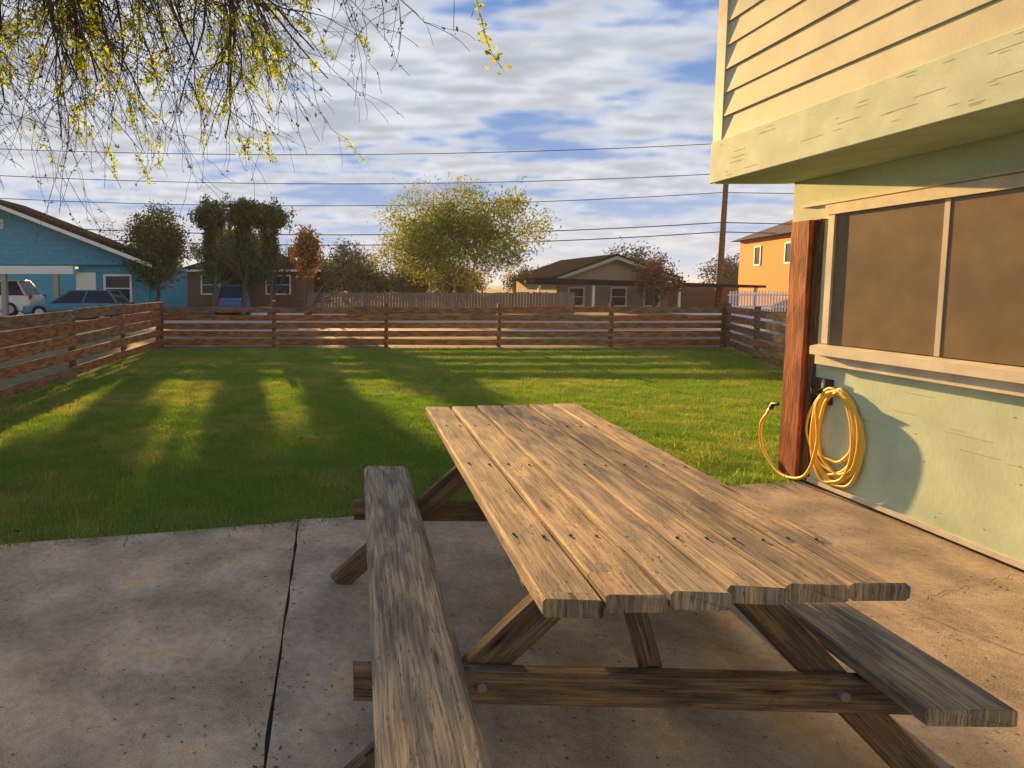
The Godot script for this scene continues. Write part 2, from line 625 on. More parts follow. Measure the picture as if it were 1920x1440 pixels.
func lawn_grass() -> void:
	rng.seed = 77
	var st := begin()
	for i in 13:
		var a := rng.randf() * TAU
		var o := Vector3(rng.randfn() * 0.03, 0, rng.randfn() * 0.03)
		var side := Vector3(cos(a), 0, sin(a)) * rng.randf_range(0.0014, 0.0026)
		var lean := Vector3(rng.randfn(), 0, rng.randfn()) * 0.018
		var h := rng.randf_range(0.018, 0.048)
		var mid := o + Vector3(0, h * 0.55, 0) + lean * 0.35
		var top := o + Vector3(0, h, 0) + lean
		tri(st, o - side, o + side, mid + side * 0.8)
		tri(st, o - side, mid + side * 0.8, mid - side * 0.8)
		tri(st, mid - side * 0.8, mid + side * 0.8, top)
	var mesh := done(st)
	var patch := noise(61, 0.45, 3)
	var small := noise(62, 2.2, 2)
	var where := []
	# nearer the eye the tufts stand closer together
	var z := 3.2
	while z < 14.35:
		var step := clampf(0.019 + 0.0023 * (z - 3.0), 0.019, 0.045)
		var x0 := -4.1
		var x := x0
		while x < 9.5:
			var px := x + rng.randf_range(-0.5, 0.5) * step
			var pz := z + rng.randf_range(-0.5, 0.5) * step
			if px < pz * 1.15 + 0.3 and px > -pz * 0.56 - 0.2 and pz > patio_edge(px) - 0.02 + 0.06 * small.get_noise_2d(px * 3.0, 7.0) and (px < 3.34 or pz > 4.45):
				var bare := patch.get_noise_2d(px * 1.3 + 30, pz)
				if not (pz > 13.75 and rng.randf() < (pz - 13.75) * 2.2) and not (px < -3.55 and rng.randf() < 0.55) and not (bare > 0.38 and rng.randf() < 0.5):
					where.append(Vector2(px, pz))
			x += step
		z += step
	var mm := MultiMesh.new()
	mm.transform_format = MultiMesh.TRANSFORM_3D
	mm.use_colors = true
	mm.mesh = mesh
	mm.instance_count = where.size()
	var buf := PackedFloat32Array()
	buf.resize(where.size() * 16)
	for i in where.size():
		var p: Vector2 = where[i]
		var a := rng.randf() * TAU
		var d := patch.get_noise_2d(p.x, p.y)
		var e := small.get_noise_2d(p.x, p.y)
		var edge := clampf(1.0 - (p.y - patio_edge(p.x)) / 0.25, 0.0, 1.0)
		var s := rng.randf_range(0.7, 1.2) * (0.9 + 0.25 * e) * (1.0 + 0.45 * edge) * (1.5 if rng.randf() < 0.03 else 1.0)
		var ca := cos(a) * s
		var sa := sin(a) * s
		var k := i * 16
		buf[k] = ca; buf[k + 1] = 0; buf[k + 2] = sa; buf[k + 3] = p.x
		buf[k + 4] = 0; buf[k + 5] = s; buf[k + 6] = 0; buf[k + 7] = -0.035
		buf[k + 8] = -sa; buf[k + 9] = 0; buf[k + 10] = ca; buf[k + 11] = -p.y
		var dry := clampf(0.10 + 1.0 * d + 0.6 * e + rng.randfn() * 0.2 + 0.12 * smoothstep(1.5, -3.5, p.x), 0.0, 1.0)
		var t := rng.randf_range(0.75, 1.25)
		var c := Color(0.205, 0.285, 0.07).lerp(Color(0.44, 0.36, 0.16), dry * 0.85)
		buf[k + 12] = c.r * t; buf[k + 13] = c.g * t; buf[k + 14] = c.b * t; buf[k + 15] = 1.0
	mm.buffer = buf
	var o := MultiMeshInstance3D.new()
	o.name = "lawn_grass"
	o.multimesh = mm
	var m := leaf_mat(0.62, 0.86, 0.16)
	o.material_override = m
	o.set_meta("kind", "stuff")
	tag(o, "short mown green lawn with straw patches between patio and fence", "grass")
	add_child(o)
	print("tufts ", where.size())

func my_house() -> void:
	rng.seed = 31
	var t := thing("near_house", "pale green house with overhanging upper floor, wide window and corner post", "house", Vector3(3.36, 0, -4.5))
	# own axes: x into the house, z towards the viewer from the far corner
	var green := world_mat(0.60, 0.73, 0.51, 0.7, paint, paint_n, 0.33, 0.25)
	var cream := world_mat(0.70, 0.695, 0.48, 0.65, paint, paint_n, 0.4, 0.2)
	var trim := world_mat(0.74, 0.68, 0.52, 0.6, paint, paint_n, 0.9, 0.3)
	var st := begin()
	box(st, Vector3(2.5, 0.93, 4.0), Vector3(5.0, 1.82, 7.6))
	put("lower_wall", done(st), green, t)
	st = begin()
	box(st, Vector3(2.5, 2.0, 3.95), Vector3(5.0, 0.31, 8.0))
	put("header", done(st), green, t)
	st = begin()
	box(st, Vector3(2.5, 0.012, 4.02), Vector3(4.96, 0.024, 7.5))
	put("footing", done(st), mat(0.10, 0.09, 0.08), t)
	st = begin()
	box(st, Vector3(-0.005, 0.04, 4.0), Vector3(0.03, 0.03, 7.58))
	put("base_trim", done(st), trim, t)
	# overhang
	st = begin()
	box(st, Vector3(-0.29, 2.15, 3.95), Vector3(0.57, 0.02, 8.0))
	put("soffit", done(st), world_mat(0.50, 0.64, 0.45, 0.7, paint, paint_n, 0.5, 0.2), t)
	st = begin()
	box(st, Vector3(2.2, 3.8, 3.95), Vector3(5.5, 3.27, 7.98))
	put("upper_wall", done(st), cream, t)
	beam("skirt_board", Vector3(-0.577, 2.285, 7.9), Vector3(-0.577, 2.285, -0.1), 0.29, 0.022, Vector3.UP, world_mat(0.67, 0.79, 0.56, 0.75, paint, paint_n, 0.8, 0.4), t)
	beam("skirt_board", Vector3(-0.55, 2.285, -0.101), Vector3(5.0, 2.285, -0.101), 0.29, 0.022, Vector3.UP, green, t)
	# hairline splits in the painted skirt and wall
	st = begin()
	for i in 90:
		var l := 0.02 + 0.16 * pow(rng.randf(), 2.0)
		var y := rng.randf_range(2.16, 2.42)
		box(st, Vector3(-0.5885, y, rng.randf_range(0.0, 4.5)), Vector3(0.002, rng.randf_range(0.0006, 0.0016), l))
	for i in 26:
		box(st, Vector3(-0.0005, rng.randf_range(0.5, 0.86), rng.randf_range(0.4, 3.5)), Vector3(0.002, 0.0012, rng.randf_range(0.05, 0.25)))
	var cr := put("paint_crack", done(st), mat(0.42, 0.44, 0.31), t)
	cr.set_meta("kind", "stuff")
	st = begin()
	for i in 60:
		box(st, Vector3(-0.0005, rng.randf_range(0.1, 0.84), rng.randf_range(0.3, 3.6)), Vector3(0.002, 0.005, 0.005))
	var nh := put("nail_head", done(st), mat(0.36, 0.36, 0.27), t)
	nh.set_meta("kind", "stuff")
	for i in 18:
		st = begin()
		var y0 := 2.432 + i * 0.163
		var jx := rng.randf_range(-0.0015, 0.0015)
		# lap siding: thick at its lower edge
		prism(st, [Vector2(-0.572 + jx, y0), Vector2(-0.55, y0), Vector2(-0.55, y0 + 0.162), Vector2(-0.558 + jx, y0 + 0.162)], -0.005, 7.9)
		put("siding_board", done(st), cream, t)
	st = begin()
	box(st, Vector3(-0.562, 3.92, -0.055), Vector3(0.026, 2.97, 0.1))
	put("corner_trim", done(st), trim, t)
	# roof far above the picture
	st = begin()
	prism(st, [Vector2(-1.0, 5.35), Vector2(5.6, 5.35), Vector2(2.3, 6.8)], -0.5, 8.3)
	put("roof", done(st), mat(0.1, 0.1, 0.1), t)
	# window
	var wt := Node3D.new()
	wt.name = "window"
	t.add_child(wt, true)
	var z0 := 0.36
	var z1 := 1.88
	st = begin()
	box(st, Vector3(-0.016, 1.90, (z0 + z1) / 2), Vector3(0.05, 0.065, z1 - z0 + 0.12))
	put("head", done(st), trim, wt)
	for z in [z0 - 0.01, z1 + 0.01]:
		st = begin()
		box(st, Vector3(-0.014, 1.435, z), Vector3(0.045, 0.86, 0.05))
		put("jamb", done(st), trim, wt)
	st = begin()
	box(st, Vector3(-0.008, 1.435, 1.115), Vector3(0.034, 0.86, 0.03))
	put("mullion", done(st), mat(0.5, 0.45, 0.35, 0.5), wt)
	for z in [(z0 + 1.10) / 2 + 0.01, (1.13 + z1) / 2 - 0.005]:
		st = begin()
		box(st, Vector3(-0.012, 1.435, z), Vector3(0.02, 0.858, 0.725))
		var scr := world_mat(0.25, 0.185, 0.115, 0.22, paint, paint_n, 0.7, 0.08)
		put("screen", done(st), scr, wt)
	st = begin()
	prism(st, [Vector2(-0.085, 0.93), Vector2(0.01, 0.93), Vector2(0.01, 1.005), Vector2(-0.085, 0.985)], z0 - 0.07, z1 + 0.1)
	put("sill", done(st), trim, wt)
	st = begin()
	box(st, Vector3(-0.022, 0.895, (z0 + z1) / 2), Vector3(0.045, 0.065, z1 - z0 + 0.14))
	put("apron", done(st), trim, wt)
	# a strip of trim above the window
	st = begin()
	box(st, Vector3(-0.008, 1.955, 4.0), Vector3(0.02, 0.02, 7.9))
	put("ledge", done(st), trim, t)
	# corner post, red-brown stained timber
	beam("corner_post", Vector3(0.055, -0.02, 0.09), Vector3(0.055, 1.85, 0.09), 0.19, 0.2, Vector3(0, 0, 1), mat(0.62, 0.165, 0.06, 0.75, grain, grain_n, 0.6), t, 0.012, 0.002, 8)
	beam("wall_stud", Vector3(0.02, 0.03, 0.225), Vector3(0.02, 1.85, 0.225), 0.05, 0.09, Vector3(0, 0, 1), mat(0.20, 0.13, 0.09, 0.8, grain, grain_n, 0.8), t, 0.004)
	# hose hook
	st = smooth(begin())
	tube(st, [Vector3(0.01, 0.70, 0.33), Vector3(-0.045, 0.665, 0.33), Vector3(-0.07, 0.672, 0.33), Vector3(-0.075, 0.70, 0.33)], [0.016], 6)
	box(st, Vector3(-0.012, 0.68, 0.33), Vector3(0.02, 0.17, 0.16))
	put("hose_hook", done(st), mat(0.03, 0.03, 0.03, 0.5), t)

func hose() -> void:
	rng.seed = 8
	var pts := []
	# coils hanging in the wall's plane, in the order the rubber runs
	var loops := 7
	var n := 40
	for k in loops:
		var a := 0.20 + rng.randf_range(-0.03, 0.035)
		var b := 0.285 + rng.randf_range(-0.05, 0.03)
		var out := 3.348 - 0.0025 * k * (0.6 + 0.4 * rng.randf())
		var cz := -4.03 + rng.randf_range(-0.03, 0.035)
		for i in n:
			var t := TAU * i / n
			var f := float(i) / n
			pts.append(Vector3(out - 0.004 * sin(t) * sin(t) - f * 0.002, 0.70 - b + b * cos(t) + 0.012 * sin(t * 3 + k) + 0.006 * sin(t * 7 + 2 * k), cz + a * sin(t) * (0.75 + 0.25 * sin(t * 0.5))))
	# the last, loose loop swings round the post towards the lawn and ends in the nozzle
	for q in [Vector3(3.28, 0.60, -4.12), Vector3(3.28, 0.34, -4.10), Vector3(3.285, 0.10, -4.18), Vector3(3.292, 0.02, -4.34), Vector3(3.30, 0.04, -4.50), Vector3(3.305, 0.17, -4.66), Vector3(3.31, 0.33, -4.69), Vector3(3.315, 0.43, -4.63)]:
		pts.append(q)
	var c := Curve3D.new()
	for i in pts.size():
		var prev: Vector3 = pts[maxi(i - 1, 0)]
		var nxt: Vector3 = pts[mini(i + 1, pts.size() - 1)]
		var tan := (nxt - prev) * 0.17
		c.add_point(pts[i], -tan, tan)
	c.bake_interval = 0.022
	var st := smooth(begin())
	var baked := Array(c.get_baked_points())
	for i in baked.size():
		baked[i] -= Vector3(3.3, 0, -4.2)
	tube(st, baked, [0.0105], 7)
	var t := thing("garden_hose", "yellow garden hose coiled on a hook beside the corner post", "hose", Vector3(3.3, 0, -4.2))
	put("coil", done(st), mat(0.84, 0.50, 0.06, 0.45), t)
	st = smooth(begin())
	var e: Vector3 = baked[baked.size() - 1]
	tube(st, [e, e + Vector3(0.01, 0.035, 0.01)], [0.014, 0.014], 8)
	put("coupling", done(st), mat(0.6, 0.45, 0.18, 0.35), t)
	st = smooth(begin())
	tube(st, [e + Vector3(0.01, 0.035, 0.01), e + Vector3(0.015, 0.075, 0.03), e + Vector3(0.02, 0.085, 0.075)], [0.016, 0.017, 0.011], 8)
	put("nozzle", done(st), mat(0.05, 0.05, 0.05, 0.5), t)

func fences() -> void:
	rng.seed = 51
	var tones := []
	for c in [[0.47, 0.235, 0.135], [0.43, 0.22, 0.135], [0.37, 0.245, 0.175], [0.49, 0.265, 0.16], [0.34, 0.25, 0.19]]:
		tones.append(mat(c[0], c[1], c[2], 0.88, grain, grain_n, 0.6))
	var pm := mat(0.25, 0.18, 0.13, 0.9, grain, grain_n, 0.6)
	var g := "horizontal board fences round the lawn"
	fence("board_fence", "low red-brown horizontal board fence along the left of the lawn", Vector3(-4.0, 0, -2.4), Vector3(-4.0, 0, -14.4), [[0.01, 0.14], [0.25, 0.15], [0.47, 0.17], [0.66, 0.18], [0.86, 0.17]], tones, pm, g, Vector3(1, 0, 0))
	fence("board_fence", "low red-brown horizontal board fence across the back of the lawn", Vector3(-4.0, 0, -14.4), Vector3(9.2, 0, -14.4), [[0.02, 0.14], [0.215, 0.135], [0.405, 0.13], [0.59, 0.135], [0.775, 0.135]], tones, pm, g, Vector3(0, 0, 1))
	fence("board_fence", "sunlit tan board fence slanting from back corner to the house", Vector3(9.2, 0, -14.4), Vector3(6.4, 0, -7.4), [[0.04, 0.14], [0.23, 0.14], [0.42, 0.14], [0.61, 0.14], [0.8, 0.14]], tones, pm, g, Vector3(-0.93, 0, -0.37))

func gable_house(called: String, label: String, at: Vector3, turn: float, w: float, dep: float, eave: float, rise: float, wall: Material, roof: Material, trim: Material) -> Node3D:
	var t := thing(called, label, "house", at, turn)
	var st := begin()
	prism(st, [Vector2(-w / 2, -0.8), Vector2(w / 2, -0.8), Vector2(w / 2, eave), Vector2(0, eave + rise), Vector2(-w / 2, eave)], -dep, 0)
	put("wall", done(st), wall, t)
	var o := 0.5
	var k := rise / (w / 2)
	for s in [-1, 1]:
		st = begin()
		var a := Vector2(s * (w / 2 + o), eave - k * o + 0.02)
		var b := Vector2(0, eave + rise + 0.02)
		var p := [a, b, b + Vector2(0, 0.2), a + Vector2(0, 0.2)]
		if s > 0:
			p.reverse()
		prism(st, p, -dep - 0.4, 0.5)
		put("roof", done(st), roof, t)
		st = begin()
		var q := [a - Vector2(0, 0.17), b - Vector2(0, 0.17), b + Vector2(0, 0.05), a + Vector2(0, 0.05)]
		if s > 0:
			q.reverse()
		prism(st, q, 0.5, 0.54)
		put("bargeboard", done(st), trim, t)
	return t

func add_window(t: Node3D, x: float, y: float, z: float, w: float, h: float, trim: Material, glass: Material) -> void:
	var st := begin()
	for s in [-1, 1]:
		box(st, Vector3(x + s * (w / 2 + 0.05), y, z + 0.02), Vector3(0.1, h + 0.2, 0.07))
		box(st, Vector3(x, y + s * (h / 2 + 0.05), z + 0.018), Vector3(w, 0.1, 0.07))
	box(st, Vector3(x, y, z + 0.01), Vector3(w, 0.05, 0.05))
	var f := put("window", done(st), trim, t)
	st = begin()
	box(st, Vector3(x, y, z + 0.004), Vector3(w, h, 0.03))
	put("pane", done(st), glass, f)

func background_houses() -> void:
	rng.seed = 91
	var blue := mat(0.085, 0.34, 0.50, 0.8, paint)
	var white := mat(0.70, 0.68, 0.62, 0.7)
	var shingle := mat(0.05, 0.042, 0.04, 1.0, fine)
	shingle.metallic_specular = 0.0
	var glass := mat(0.03, 0.04, 0.05, 0.12)
	# blue house: gable over an open carport
	var t := thing("blue_house", "teal blue house with wide gable over an open carport", "house", Vector3(-15.0, 0, -28.0))
	var st := begin()
	prism(st, [Vector2(-6.8, 2.35), Vector2(6.6, 2.35), Vector2(0, 4.9)], -2.4, -0.1)
	put("gable_wall", done(st), blue, t)
	for s in [-1, 1]:
		st = begin()
		var a := Vector2(s * 7.1, 2.33)
		var b := Vector2(0, 5.1)
		var p := [a, b, b + Vector2(0, 0.22), a + Vector2(0, 0.22)]
		var q := [a - Vector2(0, 0.12), b - Vector2(0, 0.12), b + Vector2(0, 0.04), a + Vector2(0, 0.04)]
		if s > 0:
			p.reverse()
			q.reverse()
		prism(st, p, -2.6, 0.7)
		put("roof", done(st), shingle, t)
		st = begin()
		prism(st, q, 0.7, 0.75)
		put("bargeboard", done(st), white, t)
	st = begin()
	box(st, Vector3(-1.6, 2.13, 0.1), Vector3(10.0, 0.36, 0.25))
	put("carport_beam", done(st), white, t)
	st = begin()
	box(st, Vector3(0, 1.15, -8.0), Vector3(13.0, 2.5, 0.2))
	box(st, Vector3(5.0, 1.15, -4.2), Vector3(3.2, 2.4, 7.6))
	put("wall", done(st), blue, t)
	for x in [-5.5, -2.4, 0.25, 2.6]:
		st = begin()
		box(st, Vector3(x, 1.0, 0.1), Vector3(0.22, 2.0, 0.22))
		put("carport_post", done(st), mat(0.3, 0.27, 0.22), t)
	add_window(t, 5.2, 1.3, -0.38, 1.1, 1.1, white, glass)
	for k in 11:
		var yy := 2.5 + k * 0.21
		var half := 6.5 * (4.85 - yy) / 2.5
		st = begin()
		box(st, Vector3(0, yy, -0.09), Vector3(2 * half, 0.2, 0.035), 0.5)
		box(st, Vector3(0, yy - 0.1, -0.08), Vector3(2 * half, 0.03, 0.05), 0.5)
		put("siding_board", done(st), blue, t)
	for k in 10:
		st = begin()
		box(st, Vector3(5.0, 0.15 + k * 0.21, -0.39), Vector3(3.1, 0.03, 0.05), 0.5)
		put("siding_lap", done(st), blue, t)
	st = begin()
	for k in 5:
		box(st, Vector3(0, 4.0 + k * 0.09, -0.04), Vector3(0.5, 0.05, 0.06))
	put("gable_vent", done(st), white, t)
	st = begin()
	box(st, Vector3(3.75, 1.0, -0.38), Vector3(0.9, 2.05, 0.07))
	put("door", done(st), white, t)
	# brown house with a low hip roof
	t = thing("brown_house", "low brown house with grey hip roof behind the street", "house", Vector3(-6.0, 0, -44.0))
	st = begin()
	box(st, Vector3(0, 0.9, -4.5), Vector3(9.4, 3.4, 9.0))
	put("wall", done(st), mat(0.30, 0.17, 0.12, 0.9, fine), t)
	st = begin()
	var e := [Vector3(-5.2, 2.5, 0.5), Vector3(5.2, 2.5, 0.5), Vector3(5.2, 2.5, -9.5), Vector3(-5.2, 2.5, -9.5)]
	var ra := Vector3(-1.8, 4.0, -4.5)
	var rb := Vector3(1.8, 4.0, -4.5)
	quad(st, e[0], e[1], rb, ra)
	quad(st, e[2], e[3], ra, rb)
	tri(st, e[1], e[2], rb)
	tri(st, e[3], e[0], ra)
	quad(st, e[3], e[2], e[1], e[0])
	put("roof", done(st), shingle, t)
	add_window(t, -2.6, 1.5, 0.02, 1.2, 1.2, white, glass)
	add_window(t, 2.2, 1.5, 0.02, 1.6, 1.2, white, glass)
	st = begin()
	box(st, Vector3(0, 1.0, 0.02), Vector3(1.0, 2.1, 0.08))
	put("door", done(st), mat(0.12, 0.08, 0.06, 0.5), t)
	st = begin()
	box(st, Vector3(0, 2.5, 0.56), Vector3(10.5, 0.14, 0.12))
	put("gutter", done(st), white, t)
	st = begin()
	box(st, Vector3(2.9, 3.9, -4.0), Vector3(0.6, 1.0, 0.6))
	put("chimney", done(st), mat(0.25, 0.12, 0.09), t)
	# tan house right of the tree
	t = gable_house("tan_house", "tan gabled house with long dark eaves right of the big tree", Vector3(18.6, -0.8, -41.0), 0.0, 7.4, 9.0, 2.75, 1.35, mat(0.34, 0.27, 0.19), shingle, mat(0.42, 0.38, 0.28))
	st = begin()
	prism(st, [Vector2(-6.0, 2.35), Vector2(8.5, 2.1), Vector2(8.5, 2.25), Vector2(-6.0, 2.75)], 0.6, 2.4)
	put("porch_roof", done(st), shingle, t)
	for x in [-5.6, -2.2, 3.2, 8.0]:
		st = begin()
		box(st, Vector3(x, 1.0, 2.2), Vector3(0.14, 2.5, 0.14))
		put("porch_post", done(st), white, t)
	for x in [-2.4, 0.4, 2.6]:
		add_window(t, x, 1.5, 0.02, 0.9, 1.1, white, glass)
	st = begin()
	box(st, Vector3(6.0, 1.0, -3.0), Vector3(5.4, 2.4, 5.0))
	put("wing_wall", done(st), mat(0.22, 0.15, 0.11), t)
	# two-storey orange house, seen on its sunlit side wall
	t = thing("two_storey_house", "tall sunlit orange two-storey house right of the pole", "house", Vector3(27.2, 0, -34.4), -0.2)
	st = begin()
	box(st, Vector3(4.0, 1.9, -5.2), Vector3(8.0, 5.6, 10.4))
	put("wall", done(st), mat(0.72, 0.28, 0.09, 0.9, paint), t)
	st = begin()
	e = [Vector3(-0.5, 4.6, 0.5), Vector3(8.5, 4.6, 0.5), Vector3(8.5, 4.6, -10.9), Vector3(-0.5, 4.6, -10.9)]
	ra = Vector3(4.0, 6.7, -4.0)
	rb = Vector3(4.0, 6.7, -6.4)
	tri(st, e[0], e[1], ra)
	tri(st, e[2], e[3], rb)
	quad(st, e[1], e[2], rb, ra)
	quad(st, e[3], e[0], ra, rb)
	quad(st, e[3], e[2], e[1], e[0])
	var slate := mat(0.13, 0.12, 0.115, 1.0)
	slate.metallic_specular = 0.0
	put("roof", done(st), slate, t)
	for z in [-3.6, -7.6]:
		st = begin()
		for q in [-1, 1]:
			box(st, Vector3(-0.02, 3.45, z + q * 0.42), Vector3(0.07, 1.3, 0.1))
			box(st, Vector3(-0.018, 3.45 + q * 0.62, z), Vector3(0.07, 0.1, 0.74))
		var wf := put("window", done(st), white, t)
		st = begin()
		box(st, Vector3(-0.004, 3.45, z), Vector3(0.03, 1.14, 0.74))
		put("pane", done(st), glass, wf)
	# picket fence
	t = thing("picket_fence", "white picket fence in front of the orange house", "fence", Vector3(20.5, 0, -31.8))
	for i in 34:
		st = begin()
		box(st, Vector3(i * 0.15, 0.62, 0), Vector3(0.08, 1.05, 0.02))
		put("picket", done(st), white, t)
	for y in [0.35, 0.95]:
		st = begin()
		box(st, Vector3(2.5, y, -0.04), Vector3(5.2, 0.08, 0.04))
		put("rail", done(st), white, t)
	# weathered privacy fence across the street
	t = thing("privacy_fence", "weathered grey-brown vertical board fence across the street", "fence", Vector3(-1.2, 0, -32.5))
	var planks := [mat(0.19, 0.13, 0.10, 0.9), mat(0.16, 0.12, 0.10, 0.9), mat(0.22, 0.15, 0.11, 0.9)]
	for i in 88:
		st = begin()
		var h := 1.12 + rng.randf_range(-0.03, 0.03)
		box(st, Vector3(i * 0.16, h / 2 - 0.05, 0), Vector3(0.148, h, 0.02))
		put("board", done(st), planks[i % 3 if i % 2 else 0], t)
	vehicle("sport_utility", "white sport utility vehicle parked under the blue carport", Vector3(-16.3, 0, -29.5), PI / 2, mat(0.72, 0.73, 0.76, 0.3), 1.68, 4.6)
	vehicle("parked_car", "blue car parked on the drive before the brown house", Vector3(-5.3, -0.07, -33.0), 0.16, mat(0.06, 0.14, 0.36, 0.3), 1.5, 4.5)
	vehicle("parked_car", "teal car parked beside the blue house wall", Vector3(-11.0, -0.07, -26.9), PI / 2, mat(0.05, 0.16, 0.22, 0.3), 1.3, 4.3)

# a car along its own z, nose at -z
func vehicle(called: String, label: String, at: Vector3, turn: float, paint: Material, h: float, l: float) -> void:
	var t := thing(called, label, "car", at, turn)
	var belt := h * 0.58
	var st := begin()
	var hl := l / 2
	st = smooth(begin())
	# cross-sections along the car: distance, sill, shoulder height, half width, roof height, roof half width
	var cuts := [[-1.0, 0.32, belt * 0.72, 0.62], [-0.97, 0.24, belt * 0.8, 0.76], [-0.85, 0.22, belt * 0.88, 0.84], [-0.4, 0.22, belt, 0.88], [0.3, 0.22, belt * 1.02, 0.89], [0.8, 0.22, belt * 1.02, 0.87], [0.95, 0.28, belt * 1.0, 0.82], [1.0, 0.36, belt * 0.92, 0.72]]
	var last := []
	for c in cuts:
		var z: float = c[0] * hl
		var ring := []
		var wv: float = c[3]
		for p in [[-0.86, c[1]], [-1.0, c[1] + 0.1], [-1.02, c[2] * 0.66], [-0.97, c[2] - 0.06], [-0.88, c[2]], [0.88, c[2]], [0.97, c[2] - 0.06], [1.02, c[2] * 0.66], [1.0, c[1] + 0.1], [0.86, c[1]]]:
			ring.append(Vector3(p[0] * wv, p[1], z))
		if last:
			for k in ring.size():
				var n: int = (k + 1) % ring.size()
				quad(st, last[k], ring[k], ring[n], last[n])
		else:
			for k in range(1, ring.size() - 1):
				tri(st, ring[0], ring[k], ring[k + 1])
		last = ring
	for k in range(1, last.size() - 1):
		tri(st, last[0], last[k + 1], last[k])
	put("body", done(st), paint, t)
	st = begin()
	var a := [Vector3(-0.8, belt, -hl * 0.42), Vector3(0.8, belt, -hl * 0.42), Vector3(0.8, belt, hl * 0.9), Vector3(-0.8, belt, hl * 0.9)]
	var b := [Vector3(-0.58, h - 0.03, -hl * 0.06), Vector3(0.58, h - 0.03, -hl * 0.06), Vector3(0.58, h - 0.03, hl * 0.7), Vector3(-0.58, h - 0.03, hl * 0.7)]
	for k in 4:
		var n := (k + 1) % 4
		quad(st, a[n], a[k], b[k], b[n])
	put("glasshouse", done(st), mat(0.02, 0.025, 0.03, 0.1), t)
	st = smooth(begin())
	box(st, Vector3(0, h - 0.02, hl * 0.32), Vector3(1.2, 0.05, hl * 0.8))
	put("roof_panel", done(st), paint, t)
	st = begin()
	for k in 4:
		tube(st, [a[k], b[k]], [0.045], 5)
	for q in [-1, 1]:
		tube(st, [Vector3(q * 0.815, belt, hl * 0.22), Vector3(q * 0.59, h - 0.03, hl * 0.28)], [0.035], 5)
	put("pillars", done(st), paint, t)
	for s in [-1, 1]:
		st = begin()
		box(st, Vector3(s * 0.7, belt - 0.08, hl * 0.985), Vector3(0.26, 0.2, 0.06))
		put("tail_lamp", done(st), mat(0.45, 0.02, 0.02, 0.25), t)
		st = begin()
		box(st, Vector3(s * 0.68, belt * 0.72, -hl * 0.985), Vector3(0.3, 0.14, 0.06))
		put("headlamp", done(st), mat(0.7, 0.7, 0.7, 0.15), t)
		for z in [-hl * 0.62, hl * 0.6]:
			var c := CylinderMesh.new()
			c.top_radius = 0.33
			c.bottom_radius = 0.33
			c.height = 0.22
			c.radial_segments = 20
			var w := put("wheel", c, mat(0.02, 0.02, 0.02, 0.8), t, Vector3(s * 0.79, 0.33, z))
			w.rotation.z = PI / 2
			var hub := CylinderMesh.new()
			hub.top_radius = 0.19
			hub.bottom_radius = 0.19
			hub.height = 0.235
			hub.radial_segments = 14
			put("rim", hub, mat(0.4, 0.4, 0.42, 0.35), w)

